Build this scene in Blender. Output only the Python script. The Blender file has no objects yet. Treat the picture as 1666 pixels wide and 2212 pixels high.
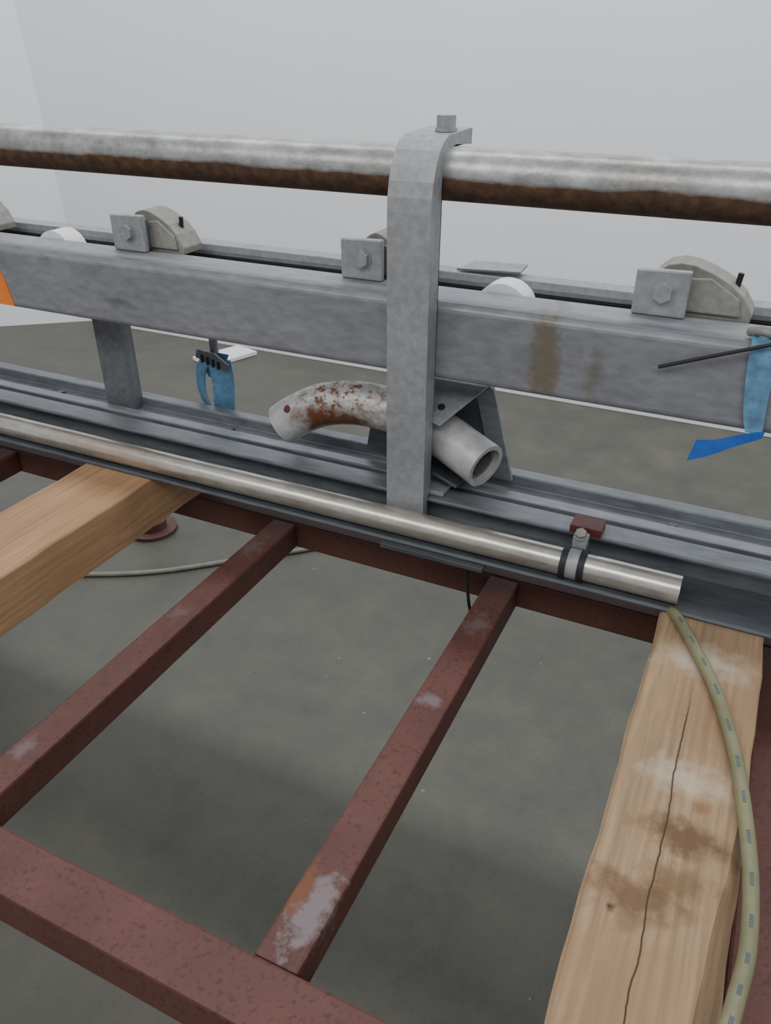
import bpy, bmesh, math, random
from mathutils import Vector, Euler, Matrix
random.seed(3)
S=bpy.context.scene
COL=bpy.context.collection

# ------------------------------------------------------------ materials
def newmat(name):
    m=bpy.data.materials.new(name); m.use_nodes=True
    nt=m.node_tree; b=nt.nodes['Principled BSDF']
    return m,nt,b
def N(nt,t,**k):
    n=nt.nodes.new(t)
    for a,v in k.items(): setattr(n,a,v)
    return n
def coords(nt,scale=(1,1,1),loc=(0,0,0)):
    tc=N(nt,'ShaderNodeTexCoord'); mp=N(nt,'ShaderNodeMapping')
    mp.inputs['Scale'].default_value=scale; mp.inputs['Location'].default_value=loc
    nt.links.new(tc.outputs['Object'],mp.inputs['Vector']); return mp.outputs['Vector']
def noise(nt,vec,scale,detail=6,rough=.6,dist=0):
    n=N(nt,'ShaderNodeTexNoise'); n.inputs['Scale'].default_value=scale
    n.inputs['Detail'].default_value=detail; n.inputs['Roughness'].default_value=rough
    n.inputs['Distortion'].default_value=dist
    nt.links.new(vec,n.inputs['Vector']); return n.outputs['Fac']
def ramp(nt,fac,stops):
    r=N(nt,'ShaderNodeValToRGB'); e=r.color_ramp.elements
    while len(e)<len(stops): e.new(.5)
    for i,(p,c) in enumerate(stops):
        e[i].position=p; e[i].color=(c[0],c[1],c[2],1) if not isinstance(c,(int,float)) else (c,c,c,1)
    nt.links.new(fac,r.inputs['Fac']); return r.outputs['Color']
def mix(nt,fac,a,b,mode='MIX'):
    m=N(nt,'ShaderNodeMix',data_type='RGBA',blend_type=mode)
    if isinstance(fac,(int,float)): m.inputs[0].default_value=fac
    else: nt.links.new(fac,m.inputs[0])
    for i,v in ((6,a),(7,b)):
        if isinstance(v,tuple): m.inputs[i].default_value=(*v,1)
        else: nt.links.new(v,m.inputs[i])
    return m.outputs[2]
def math_(nt,op,a,b=None,clamp=False):
    m=N(nt,'ShaderNodeMath',operation=op,use_clamp=clamp)
    for i,v in enumerate((a,b)):
        if v is None: continue
        if isinstance(v,(int,float)): m.inputs[i].default_value=v
        else: nt.links.new(v,m.inputs[i])
    return m.outputs[0]
def spot(nt,center,scale,r0,r1,nscale=30,namt=.5):
    """soft irregular patch round a point of the object (1 inside, 0 outside)"""
    v=coords(nt)
    s=N(nt,'ShaderNodeVectorMath',operation='SUBTRACT'); nt.links.new(v,s.inputs[0]); s.inputs[1].default_value=center
    m=N(nt,'ShaderNodeVectorMath',operation='MULTIPLY'); nt.links.new(s.outputs[0],m.inputs[0]); m.inputs[1].default_value=scale
    l=N(nt,'ShaderNodeVectorMath',operation='LENGTH'); nt.links.new(m.outputs[0],l.inputs[0])
    n=noise(nt,v,nscale,4)
    n2=math_(nt,'MULTIPLY',math_(nt,'SUBTRACT',n,.5),namt*r1*2)
    d=math_(nt,'ADD',l.outputs['Value'],n2)
    mr=N(nt,'ShaderNodeMapRange'); mr.inputs[1].default_value=r0; mr.inputs[2].default_value=r1
    mr.inputs[3].default_value=1; mr.inputs[4].default_value=0
    nt.links.new(d,mr.inputs[0]); return mr.outputs[0]
def bump(nt,b,h,st=.2,dist=.002):
    bp=N(nt,'ShaderNodeBump'); bp.inputs['Strength'].default_value=st; bp.inputs['Distance'].default_value=dist
    nt.links.new(h,bp.inputs['Height']); nt.links.new(bp.outputs[0],b.inputs['Normal'])

def galv(name,c0,c1,metal=.35,rough=.5,stretch=(1,1,1),stains=(),grime=.4):
    m,nt,b=newmat(name); v=coords(nt,stretch)
    a=noise(nt,v,9,8,.65); f=noise(nt,v,90,3,.5)
    col=ramp(nt,a,[(.3,c0),(.7,c1)])
    col=mix(nt,.35,col,ramp(nt,f,[(.3,tuple(x*.72 for x in c0)),(.7,tuple(min(1,x*1.2) for x in c1))]))
    gr=ramp(nt,noise(nt,coords(nt,(.5*stretch[0],1,1),(3,1,2)),26,8,.75),[(.55,0),(.72,grime)])
    col=mix(nt,gr,col,tuple(x*.5 for x in c0))
    for (ctr,sc,r0,r1,c,amt) in stains:
        col=mix(nt,math_(nt,'MULTIPLY',spot(nt,ctr,sc,r0,r1,60,.9),amt),col,c)
    nt.links.new(col,b.inputs['Base Color']); b.inputs['Metallic'].default_value=metal
    nt.links.new(ramp(nt,a,[(.3,rough-.08),(.7,rough+.1)]),b.inputs['Roughness'])
    bump(nt,b,f,.12,.0015); return m
M_galv=galv('galvanised_beam',(.20,.208,.228),(.29,.298,.32),.3,.5,(.4,1,1),
   stains=[((-.262,1.075,1.065),(2.6,.2,.8),.03,.07,(.17,.14,.085),.8),((-.19,1.075,1.05),(3,.2,1),.01,.05,(.15,.13,.09),.6),
           ((-1.05,1.075,1.05),(.5,.2,3),.004,.02,(.10,.10,.11),.6)])
M_brk=galv('galvanised_bracket',(.28,.29,.30),(.36,.37,.385),.25,.5)
M_rail=galv('galvanised_rail',(.135,.147,.162),(.25,.265,.285),.45,.42,(.25,1,1),grime=.6)
M_post=galv('galvanised_post_dull',(.12,.128,.138),(.20,.21,.225),.35,.5)
M_raild=galv('galvanised_rail_dull',(.07,.08,.092),(.125,.136,.15),.4,.5,(.25,1,1))
M_cast=galv('cast_grey_beige',(.22,.215,.19),(.34,.33,.30),.15,.6)
M_steel=galv('worn_steel_tube',(.46,.43,.38),(.70,.68,.63),.75,.28,(.3,1,1),
   stains=[((-1.05,1.0,.8),(1,1,1),.03,.20,(.50,.36,.27),.5),((-.4,1.0,.8),(1,1,1),.05,.25,(.42,.37,.28),.4)])
def simple(name,c,rough=.6,metal=0,var=.2,scale=30):
    m,nt,b=newmat(name); v=coords(nt); n=noise(nt,v,scale,5)
    nt.links.new(ramp(nt,n,[(.3,tuple(x*(1-var) for x in c)),(.7,tuple(min(1,x*(1+var)) for x in c))]),b.inputs['Base Color'])
    b.inputs['Roughness'].default_value=rough; b.inputs['Metallic'].default_value=metal; return m
M_black=simple('black_rubber_and_shade',(.018,.018,.02),.6)
M_white=simple('white_plastic',(.8,.8,.8),.5,0,.04)
M_board=simple('white_board',(.80,.81,.83),.6,0,.04)
M_blue=simple('blue_webbing',(.12,.27,.43),.5,0,.3,60)
M_blue2=simple('blue_tail',(.02,.12,.50),.5,0,.2)
M_orange=simple('orange_tape',(.85,.22,.03),.5,0,.1)
M_redtab=simple('oxide_red_tab',(.10,.022,.02),.5)
M_foot=simple('dark_rusty_foot',(.085,.035,.028),.6)
M_rope=simple('grey_cord',(.22,.22,.18),.8)

def rustpipe():
    m,nt,b=newmat('rusty_galvanised_pipe'); v1=coords(nt)
    a=noise(nt,coords(nt,(.6,1,1)),24,9,.72); f=noise(nt,v1,60,4,.6)
    col=ramp(nt,a,[(.3,(.19,.185,.17)),(.48,(.34,.34,.33)),(.62,(.48,.48,.48)),(.75,(.64,.64,.64))])
    st=ramp(nt,noise(nt,coords(nt,(1.2,1,.3)),12,6,.7),[(.54,0),(.70,1)])
    col=mix(nt,math_(nt,'MULTIPLY',st,.55),col,(.27,.20,.12))
    tc=N(nt,'ShaderNodeTexCoord'); sx=N(nt,'ShaderNodeSeparateXYZ'); nt.links.new(tc.outputs['Object'],sx.inputs[0])
    z=math_(nt,'SUBTRACT',sx.outputs['Z'],1.2915)
    z=math_(nt,'ADD',z,math_(nt,'MULTIPLY',math_(nt,'SUBTRACT',noise(nt,coords(nt,(.6,1,1)),16,5,.6),.5),.020))
    mr=N(nt,'ShaderNodeMapRange'); mr.inputs[1].default_value=-.0015; mr.inputs[2].default_value=.0045; mr.inputs[3].default_value=1; mr.inputs[4].default_value=0
    nt.links.new(z,mr.inputs[0]); mask=mr.outputs[0]
    rust=ramp(nt,f,[(.3,(.04,.024,.015)),(.55,(.095,.05,.027)),(.75,(.15,.078,.036))])
    col=mix(nt,mask,col,rust)
    nt.links.new(col,b.inputs['Base Color'])
    nt.links.new(mix(nt,mask,(.36,.36,.36),(.85,.85,.85)),b.inputs['Roughness'])
    nt.links.new(math_(nt,'MULTIPLY',math_(nt,'SUBTRACT',1,mask),.5),b.inputs['Metallic'])
    bump(nt,b,f,.25,.002); return m
M_pipe=rustpipe()

def redpaint():
    m,nt,b=newmat('red_oxide_paint'); v=coords(nt)
    a=noise(nt,v,7,7,.6); f=noise(nt,v,160,3,.6)
    col=ramp(nt,a,[(.3,(.088,.031,.024)),(.7,(.142,.052,.040))])
    col=mix(nt,ramp(nt,f,[(.54,0),(.68,.7)]),col,(.046,.019,.015))
    col=mix(nt,ramp(nt,noise(nt,v,14,6,.7),[(.64,0),(.76,.25)]),col,(.22,.13,.12))
    grey=(.20,.165,.17)
    for c,sc,r0,r1,amt in [((-.290,.428,.655),(1.3,.62,1),.016,.034,.9),((-.297,.772,.655),(1.1,1.5,1),.008,.025,.7),
                       ((-.297,.96,.655),(1,.7,1),.004,.025,.45),((-.745,.46,.655),(1.2,.9,1),.006,.022,.5),((-.745,.78,.655),(1,.6,1),.004,.018,.3),((-.745,1.0,.655),(1,.6,1),.004,.025,.4)]:
        col=mix(nt,math_(nt,'MULTIPLY',spot(nt,c,sc,r0,r1,70,1.1),amt),col,grey)
    col=mix(nt,spot(nt,(-.314,.445,.655),(1,.35,1),.005,.015,90,1.4),col,(.17,.06,.022))
    nt.links.new(col,b.inputs['Base Color']); b.inputs['Roughness'].default_value=.6
    bump(nt,b,f,.2,.001); return m
M_red=redpaint()

def wood(name,base,dark,crackx=None,spots=()):
    m,nt,b=newmat(name)
    w=N(nt,'ShaderNodeTexWave',wave_type='BANDS',bands_direction='X'); w.inputs['Scale'].default_value=26
    w.inputs['Distortion'].default_value=5; w.inputs['Detail'].default_value=4; w.inputs['Detail Scale'].default_value=.5
    nt.links.new(coords(nt,(1,.09,.5)),w.inputs['Vector'])
    fine=noise(nt,coords(nt,(1,.04,1)),150,5)
    big=noise(nt,coords(nt,(1,.35,1)),9,5,.6)
    col=ramp(nt,w.outputs['Fac'],[(.1,base),(.95,tuple(b0*.6+d*.4 for b0,d in zip(base,dark)))])
    col=mix(nt,.45,col,ramp(nt,fine,[(.35,tuple(x*.45 for x in base)),(.65,tuple(min(1,x*1.2) for x in base))]))
    col=mix(nt,ramp(nt,big,[(.45,0),(.7,.45)]),col,dark)
    for c,sc,r0,r1,cc,amt in spots:
        col=mix(nt,math_(nt,'MULTIPLY',spot(nt,c,sc,r0,r1,45,.9),amt),col,cc)
    if crackx is not None:
        tc=N(nt,'ShaderNodeTexCoord'); sx=N(nt,'ShaderNodeSeparateXYZ'); nt.links.new(tc.outputs['Object'],sx.inputs[0])
        wob=math_(nt,'MULTIPLY',math_(nt,'SUBTRACT',noise(nt,coords(nt,(0,1,0)),9,5),.5),.014)
        d=math_(nt,'ABSOLUTE',math_(nt,'SUBTRACT',math_(nt,'ADD',sx.outputs['X'],wob),crackx))
        k=N(nt,'ShaderNodeMapRange'); k.inputs[1].default_value=.0004; k.inputs[2].default_value=.0013; k.inputs[3].default_value=1; k.inputs[4].default_value=0
        nt.links.new(d,k.inputs[0])
        yl=N(nt,'ShaderNodeMapRange'); yl.inputs[1].default_value=.78; yl.inputs[2].default_value=.86; yl.inputs[3].default_value=1; yl.inputs[4].default_value=0
        nt.links.new(sx.outputs['Y'],yl.inputs[0])
        col=mix(nt,math_(nt,'MULTIPLY',k.outputs[0],yl.outputs[0]),col,(.05,.025,.012))
    nt.links.new(col,b.inputs['Base Color']); b.inputs['Roughness'].default_value=.75
    bump(nt,b,fine,.15,.001); return m
M_wood=wood('pine_timber_worn',(.39,.262,.150),(.23,.13,.065),.028,
  spots=[((.035,.90,.75),(.6,1,1),.01,.04,(.52,.45,.35),.7),((.04,.69,.75),(.8,1.3,1),.01,.045,(.53,.45,.34),.7),
         ((.05,.61,.75),(.8,1.8,1),.016,.048,(.13,.065,.028),.9),((.012,.52,.75),(.9,1.3,1),.016,.048,(.14,.075,.035),.85),
         ((.050,.55,.75),(.7,1.4,1),.012,.035,(.16,.09,.04),.7),((-.005,.50,.75),(1,1,1),.003,.008,(.07,.022,.012),1),((.06,.655,.75),(1,1,1),.004,.012,(.24,.12,.05),.8),
         ((.06,.80,.75),(.8,.6,1),.02,.05,(.28,.16,.08),.5),((.03,.42,.75),(.8,.6,1),.02,.05,(.30,.18,.09),.4)])
M_wood2=wood('pine_timber_clean',(.45,.268,.140),(.34,.19,.09))

def floor_m():
    m,nt,b=newmat('concrete_floor'); v=coords(nt)
    a=noise(nt,v,2.2,7,.65,.4); g=noise(nt,v,6,9,.75); f=noise(nt,v,120,3,.5)
    col=ramp(nt,a,[(.3,(.060,.060,.049)),(.7,(.118,.110,.086))])
    col=mix(nt,.5,col,ramp(nt,g,[(.32,(.040,.042,.036)),(.68,(.13,.124,.097))]))
    col=mix(nt,ramp(nt,f,[(.6,0),(.75,.5)]),col,(.036,.036,.032))
    st=noise(nt,coords(nt,(1,1,1),(5,2,0)),32,2,.5)
    col=mix(nt,ramp(nt,st,[(.75,0),(.79,.7)]),col,(.3,.29,.25))
    nt.links.new(col,b.inputs['Base Color'])
    nt.links.new(ramp(nt,g,[(.3,.40),(.7,.58)]),b.inputs['Roughness']); bump(nt,b,g,.1,.004); return m
M_floor=floor_m()
def wall_m():
    m,nt,b=newmat('painted_white_wall'); n=noise(nt,coords(nt),1.5,4); f=noise(nt,coords(nt),140,3)
    nt.links.new(ramp(nt,n,[(.3,(.81,.825,.87)),(.7,(.84,.855,.89))]),b.inputs['Base Color'])
    b.inputs['Roughness'].default_value=.7; bump(nt,b,f,.05,.001); return m
M_wall=wall_m()
def elbow_m():
    m,nt,b=newmat('rust_spotted_silver_paint'); v=coords(nt)
    a=noise(nt,v,30,5,.7); col=ramp(nt,a,[(.3,(.36,.36,.35)),(.7,(.58,.58,.57))])
    sp=noise(nt,coords(nt,(1,1,1.4)),75,7,.75)
    reg=spot(nt,(-.63,1.11,.935),(.6,1,1),.03,.085,20,.5)
    msk=math_(nt,'MULTIPLY',ramp(nt,sp,[(.48,0),(.56,1)]),reg)
    reg2=spot(nt,(-.62,1.095,.885),(.65,1,1.6),.03,.06,40,.7)
    msk=math_(nt,'MAXIMUM',msk,math_(nt,'MULTIPLY',ramp(nt,sp,[(.28,0),(.45,1)]),reg2))
    col=mix(nt,msk,col,(.16,.062,.028))
    nt.links.new(col,b.inputs['Base Color']); b.inputs['Roughness'].default_value=.42; b.inputs['Metallic'].default_value=.25
    return m
M_elbow=elbow_m()
def hose_m():
    m,nt,b=newmat('translucent_green_hose'); v=coords(nt,(1,1,1))
    n=noise(nt,v,20,3)
    nt.links.new(ramp(nt,n,[(.3,(.17,.165,.09)),(.7,(.25,.235,.13))]),b.inputs['Base Color'])
    b.inputs['Roughness'].default_value=.4; return m
M_hose=hose_m()
M_print=simple('hose_print',(.05,.10,.13),.6)

# ------------------------------------------------------------ geometry helpers
def empty(name,loc=(0,0,0)):
    e=bpy.data.objects.new(name,None); e.empty_display_size=.05; COL.objects.link(e); return e
def finish(name,bm,mat,parent=None,smooth=False,bevel=0,seg=2):
    bmesh.ops.recalc_face_normals(bm,faces=bm.faces)
    me=bpy.data.meshes.new(name); bm.to_mesh(me); bm.free(); me.materials.append(mat)
    o=bpy.data.objects.new(name,me); COL.objects.link(o)
    if parent: o.parent=parent
    if smooth:
        for p in me.polygons: p.use_smooth=True
    if bevel:
        md=o.modifiers.new('bev','BEVEL'); md.width=bevel; md.segments=seg; md.limit_method='ANGLE'; md.angle_limit=math.radians(35)
    return o
def box(name,x,y,z,mat,parent=None,bevel=.002):
    bm=bmesh.new(); bmesh.ops.create_cube(bm,size=1)
    for v in bm.verts:
        v.co=Vector((x[0]+(x[1]-x[0])*(v.co.x+.5),y[0]+(y[1]-y[0])*(v.co.y+.5),z[0]+(z[1]-z[0])*(v.co.z+.5)))
    return finish(name,bm,mat,parent,bevel=bevel)
def prism(name,prof,axis,a0,a1,mat,parent=None,bevel=.0015,smooth=False):
    """extrude a 2D profile; axis 'X': profile is (y,z); axis 'Y': (x,z); axis 'Z': (x,y)"""
    bm=bmesh.new()
    def P(p,a): return {'X':(a,p[0],p[1]),'Y':(p[0],a,p[1]),'Z':(p[0],p[1],a)}[axis]
    A=[bm.verts.new(P(p,a0)) for p in prof]; B=[bm.verts.new(P(p,a1)) for p in prof]
    bm.faces.new(A); bm.faces.new(B[::-1]); n=len(prof)
    for i in range(n): bm.faces.new((A[i],B[i],B[(i+1)%n],A[(i+1)%n]))
    bmesh.ops.triangulate(bm,faces=[f for f in bm.faces if len(f.verts)>4])
    return finish(name,bm,mat,parent,bevel=bevel,smooth=smooth)
def catmull(pts,n=8):
    pts=[Vector(p) for p in pts]; P=[pts[0]*2-pts[1]]+pts+[pts[-1]*2-pts[-2]]; out=[]
    for i in range(1,len(P)-2):
        p0,p1,p2,p3=P[i-1:i+3]
        for k in range(n):
            t=k/n
            out.append(.5*((2*p1)+(p2-p0)*t+(2*p0-5*p1+4*p2-p3)*t*t+(3*p1-p0-3*p2+p3)*t**3))
    out.append(pts[-1]); return out
def sweep(name,path,r,mat,parent=None,inner=None,seg=24,flat=1.0,sm=8,up=(0,0,1)):
    pts=catmull(path,sm) if sm>1 else [Vector(p) for p in path]
    bm=bmesh.new(); rings=[]; irings=[]
    t0=(pts[1]-pts[0]).normalized(); upv=Vector(up)
    if abs(t0.dot(upv))>.95: upv=Vector((0,1,0))
    nrm=(upv-t0*upv.dot(t0)).normalized()
    for i,p in enumerate(pts):
        t=(pts[min(i+1,len(pts)-1)]-pts[max(i-1,0)]).normalized()
        nrm=(nrm-t*nrm.dot(t)).normalized(); bn=t.cross(nrm)
        rings.append([bm.verts.new(p+(nrm*math.cos(a)*flat+bn*math.sin(a))*r) for a in [2*math.pi*k/seg for k in range(seg)]])
        if inner: irings.append([bm.verts.new(p+(nrm*math.cos(a)*flat+bn*math.sin(a))*inner) for a in [2*math.pi*k/seg for k in range(seg)]])
    def skin(R):
        for a,b in zip(R[:-1],R[1:]):
            for k in range(seg): bm.faces.new((a[k],a[(k+1)%seg],b[(k+1)%seg],b[k]))
    skin(rings)
    if inner:
        skin(irings)
        for e in (0,-1):
            for k in range(seg): bm.faces.new((rings[e][k],rings[e][(k+1)%seg],irings[e][(k+1)%seg],irings[e][k]))
    else:
        bm.faces.new(rings[0]); bm.faces.new(rings[-1][::-1])
    o=finish(name,bm,mat,parent,smooth=True)
    md=o.modifiers.new('es','EDGE_SPLIT'); md.split_angle=math.radians(50)
    return o
def cyl(name,p0,p1,r,mat,parent=None,seg=32,inner=None): return sweep(name,[p0,p1],r,mat,parent,inner,seg,sm=1)
def hexbolt(name,c,axis,r,h,mat,parent):
    g=Vector(axis).normalized(); c=Vector(c)
    cyl(name+'_washer',c,c+g*h*.2,r*1.15,mat,parent,24)
    o=cyl(name+'_head',c+g*h*.2,c+g*h,r,mat,parent,6)
    for p in o.data.polygons: p.use_smooth=False
    return o
def quadplate(name,pts,th,mat,parent,bevel=.001):
    pts=[Vector(p) for p in pts]; n=(pts[1]-pts[0]).cross(pts[2]-pts[0]).normalized()*th
    bm=bmesh.new(); A=[bm.verts.new(p) for p in pts]; B=[bm.verts.new(p+n) for p in pts]
    bm.faces.new(A); bm.faces.new(B[::-1]); k=len(pts)
    for i in range(k): bm.faces.new((A[i],B[i],B[(i+1)%k],A[(i+1)%k]))
    return finish(name,bm,mat,parent,bevel=bevel)

# ------------------------------------------------------------ room
box('floor',(-8,4),(-3,3.6),(-.05,0),M_floor,bevel=0)
box('wall_back',(-8,4),(3.5,3.6),(0,4),M_wall,bevel=0)
bm=bmesh.new()
q=[(-3.66,3.5,0),(-5.6,1.98,0),(-5.9,1.98,4),(-3.90,3.5,4)]
A=[bm.verts.new(p) for p in q]; B=[bm.verts.new((p[0]-.1,p[1]+.12,p[2])) for p in q]
bm.faces.new(A); bm.faces.new(B[::-1])
for i in range(4): bm.faces.new((A[i],B[i],B[(i+1)%4],A[(i+1)%4]))
finish('wall_left',bm,M_wall)
box('baseboard_back',(-3.6,4),(3.485,3.5),(0,.09),M_board,bevel=.003)

# ------------------------------------------------------------ red frame
F=empty('red_steel_frame')
zt=.655
def tube_box(name,x,y,z): return box(name,x,y,z,M_red,F,.004)
tube_box('front_rail',(-1.95,.175),(.297,.362),(zt-.065,zt))
tube_box('back_rail',(-1.95,.175),(1.10,1.155),(zt-.055,zt))
tube_box('cross_bar_1',(-.765,-.715),(.362,1.10),(zt-.052,zt-.001))
tube_box('cross_bar_2',(-.322,-.270),(.362,1.10),(zt-.052,zt-.001))
tube_box('cross_bar_3',(-1.5,-1.45),(.362,1.10),(zt-.052,zt-.001))
tube_box('side_rail_1',(.115,.175),(-.3,.297),(zt-.065,zt))
tube_box('side_rail_2',(.115,.175),(.362,1.10),(zt-.065,zt))
tube_box('side_rail_3',(-1.95,-1.89),(.362,1.10),(zt-.065,zt))
for i,(x,y) in enumerate([(.145,1.128),(.145,.33),(-1.92,1.128),(-1.92,.33)]):
    tube_box('leg_%d'%(i+1),(x-.028,x+.028),(y-.025,y+.025),(0,zt-.06))

# ------------------------------------------------------------ timbers
def timber(name,x0,x1,y0,y1,z0,z1,mat,wane=0):
    bm=bmesh.new(); n=40
    rings=[]
    for i in range(n+1):
        y=y0+(y1-y0)*i/n
        w=wane*max(0,min(1,(.70-y)/.35))**.8+.002
        wx=.0012*math.sin(y*23)+.0008*math.sin(y*57)
        rings.append([bm.verts.new(p) for p in [(x0+wx,y,z0),(x1+wx,y,z0),(x1+wx,y,z1-w*1.3),(x1-w+wx,y,z1),(x0+.004+wx,y,z1),(x0+wx,y,z1-.004)]])
    for a,b in zip(rings[:-1],rings[1:]):
        for k in range(6): bm.faces.new((a[k],a[(k+1)%6],b[(k+1)%6],b[k]))
    bm.faces.new(rings[0]); bm.faces.new(rings[-1][::-1])
    return finish(name,bm,mat)
timber('timber_beam',-.033,.105,-.25,1.19,.655,.75,M_wood,.028)
timber('timber_beam',-1.115,-.955,-.05,1.19,.655,.75,M_wood2)

# ------------------------------------------------------------ lower rail assembly
L=empty('slotted_base_rail')
X0,X1=-2.3,.7
prism('front_flange',[(.985,.7505),(1.082,.7505),(1.082,.757),(.989,.757),(.985,.7545)],'X',X0,X1,M_raild,L)
prism('front_channel',[(1.082,.7505),(1.195,.7505),(1.195,.755),(1.104,.755),(1.104,.803),(1.059,.803),(1.059,.796),(1.082,.796)],'X',X0,X1,M_rail,L,.002)
prism('rear_channel',[(1.125,.7555),(1.125,.799),(1.15,.799),(1.15,.784),(1.194,.784),(1.194,.805),(1.222,.805),(1.222,.7505),(1.196,.7505),(1.196,.7555)],'X',X0,X1,M_rail,L,.0025)
prism('slot_shade_strip',[(1.1045,.7555),(1.1245,.7555),(1.1245,.775),(1.1045,.775)],'X',X0,X1,M_black,L,0)  # black strip filling the groove, its shade put in as colour
box('splice_plate',(-.475,-.30),(.975,1.03),(.742,.7502),M_raild,L,.001)
for x in (-.05,-.9,-1.35):
    hexbolt('rail_bolt',(x,1.17,.784),(0,0,1),.008,.007,M_raild,L)

T=cyl('steel_conduit_tube',(-2.25,1.008,.7785),(-.015,1.008,.7785),.0212,M_steel,None,40,inner=.0185)

C=empty('conduit_clamp')
cx=-.168
def ring(name,x0,x1,r,mat): return cyl(name,(x0,1.008,.7785),(x1,1.008,.7785),r,mat,C,40,inner=.0214)
ring('band',cx-.0085,cx+.0085,.0232,M_brk); ring('rubber_left',cx-.018,cx-.0085,.0245,M_black); ring('rubber_right',cx+.0085,cx+.018,.0245,M_black)
box('band_ear',(cx-.011,cx+.011),(1.030,1.050),(.792,.812),M_brk,C,.002)
hexbolt('ear_bolt',(cx,1.034,.814),(0,-.5,.85),.0085,.010,M_cast,C)
box('red_tab',(cx-.022,cx+.026),(1.055,1.090),(.8035,.8165),M_redtab,C,.001)

# ------------------------------------------------------------ gooseneck bracket
G=empty('gooseneck_bracket')
outer=[(1.04,.758),(1.04,1.250),(1.0415,1.270),(1.046,1.290),(1.054,1.310),(1.066,1.327),(1.080,1.338),(1.097,1.344),(1.187,1.347)]
inner=[(1.187,1.3255),(1.160,1.3275),(1.125,1.3305),(1.102,1.328),(1.087,1.319),(1.079,1.305),(1.0765,1.29),(1.0755,1.25),(1.0735,1.0),(1.071,.9),(1.068,.8065),(1.0575,.8065),(1.0575,.758)]
prism('arm',outer+inner,'X',-.494,-.428,M_brk,G,.003)
hexbolt('set_bolt',(-.448,1.135,1.3455),(0,0,1),.0135,.020,M_brk,G)
box('foot',(-.455,-.405),(1.070,1.12),(.8035,.812),M_brk,G,.002)

# ------------------------------------------------------------ handrail pipe
cyl('rusty_handrail_pipe',(-2.3,1.112,1.294),(.7,1.112,1.294),.0352,M_pipe,None,64,inner=.031)

# ------------------------------------------------------------ beam
B_=empty('galvanised_box_beam')
zb=1.005; zu=1.124
prism('beam',[(1.0755,zb+.006),(1.081,zb),(1.165,zb),(1.165,zu),(1.084,zu),(1.0755,zu-.009)],'X',X0,X1,M_galv,B_,.005)
for i,(a,b) in enumerate([(-1.213,-1.143),(.45,.52),(-2.25,-2.18)]):
    prism('post_%d'%(i+1),[(a,1.165),(a,1.198),(a+.006,1.198),(a+.006,1.171),((a+b)/2-.004,1.171),((a+b)/2,1.168),((a+b)/2+.004,1.171),(b-.006,1.171),(b-.006,1.198),(b,1.198),(b,1.165)],'Z',.7845,1.10,M_post,B_,.001)
prism('orange_tape_band',[(-1.50,1.009),(-1.314,1.009),(-1.326,1.062),(-1.334,1.078),(-1.50,1.078)],'Y',1.0738,1.0754,M_orange,B_,0)

# rear guide rail
prism('rear_guide_rail',[(1.252,1.112),(1.256,1.123),(1.285,1.125),(1.292,1.12),(1.292,1.104),(1.252,1.104)],'X',X0,X1,M_brk,B_,.002)
prism('rear_guide_shade_strip',[(1.250,1.05),(1.290,1.05),(1.290,1.1038),(1.250,1.1038)],'X',X0,X1,M_black,B_,.001)  # solid black strip painting the shadowed gap below the guide rail
for x in (-2.0,-1.3,-.6,.1):
    box('guide_bearer',(x,x+.04),(1.165,1.250),(1.04,1.07),M_raild,B_,.001)
quadplate('guide_plate',[(-.47,1.26,1.125),(-.36,1.26,1.130),(-.36,1.30,1.134),(-.45,1.30,1.131)],.004,M_brk,B_)

def clamp(cx,s):
    K=empty('roller_rocker_clamp'); b=zu
    prism('lug',[(cx-.036,b+.0005),(cx+.036,b+.0005),(cx+.036,b+.064),(cx-.036,b+.062)],'Y',1.140,1.152,M_brk,K,.0025)
    prism('lug_back',[(cx-.020,b+.0005),(cx+.030,b+.0005),(cx+.030,b+.056),(cx-.020,b+.056)],'Y',1.152,1.166,M_rail,K,.003)
    hexbolt('pivot_bolt',(cx+.003,1.140,b+.034),(0,-1,0),.0135,.010,M_brk,K)
    prof=[(-.020,.0),(-.024,.035),(-.015,.056),(.0,.068),(.018,.072),(.036,.070),(.06,.062),(.085,.050),(.105,.034),(.120,.012),(.118,.0)]
    prof=[(cx+(x*s if x>0 else x),b+z-.004) for x,z in prof]
    prism('rocker',prof,'Y',1.172,1.225,M_cast,K,.007)
    prism('rocker_face',[(cx+.03*s,b+.050),(cx+.06*s,b+.052),(cx+.10*s,b+.028),(cx+.105*s,b+.004),(cx+.03*s,b+.004)],'Y',1.167,1.172,M_cast,K,.002)
    cyl('rocker_pin',(cx+.092*s,1.200,b+.036),(cx+.094*s,1.200,b+.056),.004,M_black,K,12)
    box('rocker_stem',(cx-.02,cx+.02),(1.175,1.222),(b-.03,b-.002),M_rail,K,.002)
for c,s in ((-.127,1.0),(-.587,.55),(-1.06,.82),(-1.535,.82)): clamp(c,s)
for x in (-.360,-1.275):
    W=empty('white_guide_roller')
    cyl('wheel',(x,1.1655,1.092),(x,1.21,1.092),.045,M_white,W,48)
    cyl('axle',(x,1.21,1.092),(x,1.249,1.092),.008,M_rail,W,16)

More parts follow.
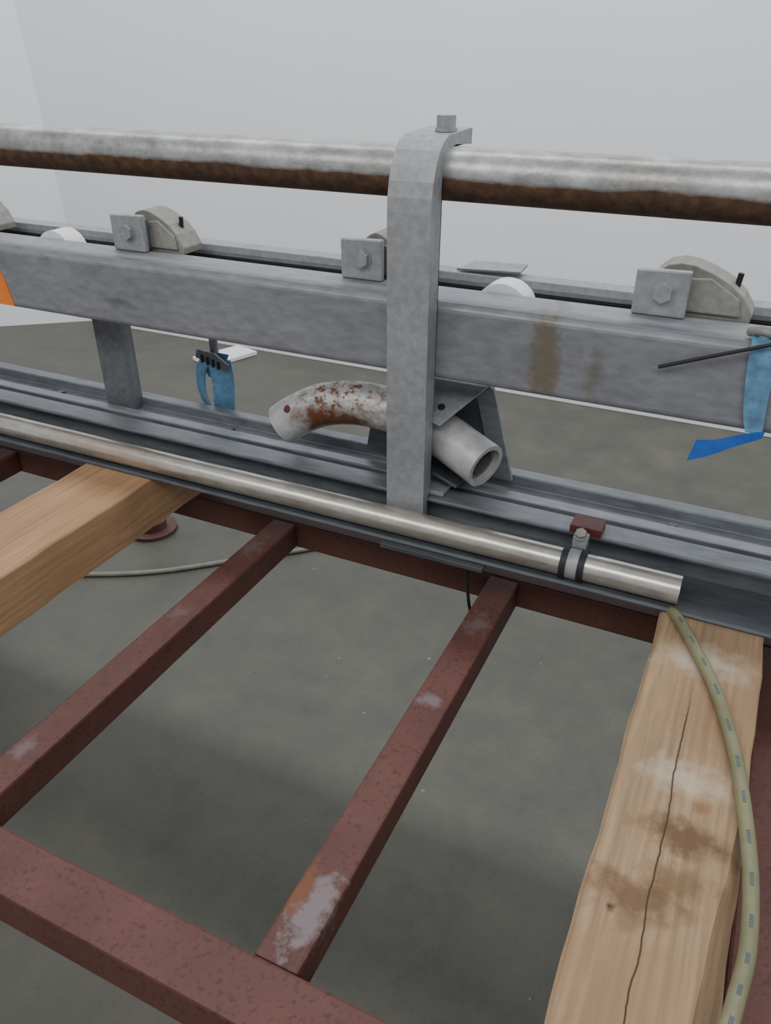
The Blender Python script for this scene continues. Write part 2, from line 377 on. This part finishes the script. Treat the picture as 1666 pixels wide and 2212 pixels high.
# ------------------------------------------------------------ bent tube and gusset
E=empty('bent_tube_elbow')
path=[(-.742,1.120,.850),(-.715,1.127,.870),(-.665,1.133,.897),(-.605,1.136,.911),(-.545,1.136,.912),(-.49,1.133,.905),(-.43,1.120,.892),(-.385,1.104,.880),(-.340,1.085,.869)]
sweep('tube',path,.038,M_elbow,E,inner=.030,seg=40,sm=8)
sweep('tube_liner',[(-.49,1.133,.905),(-.43,1.120,.892),(-.385,1.104,.880),(-.350,1.089,.871)],.0298,M_post,E,inner=.024,seg=32,sm=6)
cyl('rust_hole',(-.716,1.096,.895),(-.715,1.100,.891),.007,M_redtab,E,16)
GU=empty('gusset_mount')
prism('gusset',[(-.60,.806),(-.58,.92),(-.53,.955),(-.46,.972),(-.385,.978),(-.365,.965),(-.322,.806)],'Y',1.176,1.182,M_raild,GU,.001)
prism('gusset_flange',[(-.352,.806),(-.385,.93),(-.40,.972),(-.380,.976),(-.362,.965),(-.318,.806)],'Y',1.168,1.1755,M_rail,GU,.001)
quadplate('cap_plate',[(-.50,1.085,.944),(-.415,1.068,.930),(-.365,1.167,.974),(-.47,1.167,.974)],.004,M_brk,GU)
hexbolt('cap_bolt',(-.425,1.100,.9475),(0,-.4,.9),.006,.005,M_black,GU)
quadplate('cradle',[(-.47,1.09,.845),(-.385,1.075,.822),(-.385,1.15,.812),(-.47,1.15,.83)],.005,M_raild,GU)

# ------------------------------------------------------------ blue straps
def ribbon(name,pts,w,wdir,mat,parent,th=.0015):
    pts=catmull(pts,6); wd=Vector(wdir).normalized(); bm=bmesh.new(); rows=[]
    n=len(pts)
    for i,p in enumerate(pts):
        ww=w[0]+(w[1]-w[0])*i/(n-1) if isinstance(w,tuple) else w
        t=(pts[min(i+1,n-1)]-pts[max(i-1,0)]).normalized(); nn=t.cross(wd).normalized()*th
        rows.append([bm.verts.new(p+s) for s in (-wd*ww/2-nn,wd*ww/2-nn,wd*ww/2+nn,-wd*ww/2+nn)])
    for a,b in zip(rows[:-1],rows[1:]):
        for k in range(4): bm.faces.new((a[k],a[(k+1)%4],b[(k+1)%4],b[k]))
    bm.faces.new(rows[0]); bm.faces.new(rows[-1][::-1])
    return finish(name,bm,mat,parent,smooth=False)
H=empty('blue_hanging_strap')
hx=-.985
cyl('hanger_rod',(hx-.012,1.27,.88),(hx-.012,1.27,1.052),.009,M_rail,H,12)
# curled webbing: a right-hand fold, a left-hand fold and the pale inside between them
ribbon('fold_right',[(hx+.012,1.250,.895),(hx+.022,1.244,.86),(hx+.020,1.244,.82),(hx+.012,1.252,.78),(hx+.004,1.262,.74)],(.050,.040),(1,.35,0),M_blue,H)
ribbon('fold_left',[(hx-.020,1.255,.895),(hx-.036,1.250,.865),(hx-.040,1.250,.82),(hx-.030,1.256,.78),(hx-.016,1.264,.74)],(.040,.034),(1,-.5,0),M_blue,H)
ribbon('fold_top',[(hx-.004,1.262,.905),(hx-.006,1.256,.875),(hx-.008,1.260,.850)],(.066,.034),(1,0,0),M_blue,H)
ribbon('pale_inside',[(hx-.010,1.266,.85),(hx-.010,1.268,.81),(hx-.006,1.270,.745)],(.010,.034),(1,.1,0),M_white,H)
prism('buckle',[(hx-.036,.898),(hx-.030,.916),(hx+.012,.912),(hx+.044,.892),(hx+.040,.878),(hx-.01,.890)],'Y',1.236,1.242,M_post,H,.001)
for k in range(4): box('buckle_tooth_%d'%k,(hx-.020+k*.013,hx-.015+k*.013),(1.232,1.2355),(.890-k*.003,.906-k*.003),M_black,H,.001)
H2=empty('blue_tie_down_strap')
ribbon('band',[(.018,1.10,1.130),(.018,1.072,1.122),(.018,1.069,1.09),(.022,1.069,1.045),(.026,1.069,1.018),(.028,1.067,1.008)],(.040,.020),(1,0,0),M_blue,H2)
ribbon('tail',[(.040,1.062,1.010),(.012,1.058,.998),(-.018,1.056,.982),(-.042,1.054,.974)],(.010,.032),(.2,0,1),M_blue2,H2)
sweep('knot',[(-.005,1.10,1.131),(.01,1.085,1.138),(.03,1.09,1.134),(.045,1.10,1.142)],.006,M_cast,H2,seg=10)
sweep('black_tie',[(-.105,1.063,1.080),(-.05,1.061,1.102),(.0,1.061,1.121),(.07,1.064,1.146)],.0026,M_black,H2,seg=10)

# ------------------------------------------------------------ hose
HO=empty('garden_hose')
hp=[(-.022,.995,.748),(-.010,.970,.7585),(.020,.913,.7585),(.053,.842,.7585),(.083,.748,.7585),(.100,.666,.7585),(.112,.5825,.7585),(.115,.509,.7585),(.109,.455,.7585),(.100,.40,.7585),(.08,.30,.7585),(.05,.18,.7585)]
sweep('hose',hp,.0078,M_hose,HO,seg=20,sm=10)
cp=catmull(hp,10)
bm=bmesh.new()
up=Vector((-.05,-.45,.89)).normalized()
for i in range(12,len(cp)-12):
    if i%6 in (0,1):   # broken print line
        t=(cp[i+1]-cp[i]); L_=t.length; t.normalize(); s=t.cross(up).normalized(); n=s.cross(t).normalized()
        if n.z<0: n=-n
        c=cp[i]+n*.0079
        for k in range(3):
            a=c+t*(L_*(k/3)); b=a+t*L_*.2
            vs=[bm.verts.new(q) for q in (a-s*.0018,a+s*.0018,b+s*.0018,b-s*.0018)]
            bm.faces.new(vs)
finish('printed_marks',bm,M_print,HO)

# cords on the floor, hanging wire, stand
sweep('grey_floor_cord',[(-2.3,1.30,.008),(-1.95,1.37,.008),(-1.786,1.422,.008),(-1.55,1.55,.008),(-1.33,1.74,.008),(-1.131,1.92,.008),(-.9,2.2,.008),(-.6,2.6,.008)],.0075,M_rope,None,seg=10)
sweep('black_wire',[(-.333,1.008,.7415),(-.334,1.010,.70),(-.333,1.02,.65),(-.335,1.04,.61),(-.34,1.052,.585)],.0028,M_black,None,seg=8)
J=empty('rusty_jack_stand')
cyl('foot_disc',(-1.735,1.76,0),(-1.735,1.76,.012),.085,M_foot,J,40)
cyl('foot_hub',(-1.735,1.76,.012),(-1.735,1.76,.04),.05,M_foot,J,32)
cyl('stem',(-1.735,1.76,.04),(-1.735,1.76,.42),.022,M_foot,J,24)
# white panel left on the floor near the wall
quadplate('white_floor_panel',[(-2.66,3.20,.002),(-2.50,3.14,.002),(-2.40,3.42,.002),(-2.55,3.46,.002)],.02,M_board,None)

# ------------------------------------------------------------ lights
def area(name,loc,rot,size,power,col=(1,1,1),sy=None):
    l=bpy.data.lights.new(name,'AREA'); l.energy=power; l.size=size; l.color=col
    if sy: l.shape='RECTANGLE'; l.size_y=sy
    o=bpy.data.objects.new(name,l); COL.objects.link(o); o.location=loc; o.rotation_euler=rot; return o
area('off_camera_light',(-1.0,2.0,4.3),(math.radians(42),0,0),7.0,185,(.97,.985,1),.6)  # unseen lamp, added to brighten the back wall
area('off_camera_light',(-.5,-1.9,4.0),(math.radians(30),0,0),6.0,105,(1,.99,.97),1.2)
w=bpy.data.worlds.new('world'); S.world=w; w.use_nodes=True
w.node_tree.nodes['Background'].inputs[0].default_value=(.92,.96,1,1); w.node_tree.nodes['Background'].inputs[1].default_value=.53

# ------------------------------------------------------------ camera
f=1711.0
cam=bpy.data.cameras.new('camera'); co=bpy.data.objects.new('camera',cam); COL.objects.link(co)
cam.sensor_fit='VERTICAL'; cam.sensor_height=24; cam.lens=f/2212*24; cam.clip_start=.01
co.location=(0,0,1.45); co.rotation_euler=(math.radians(59.4),0,math.radians(25.5))
S.camera=co
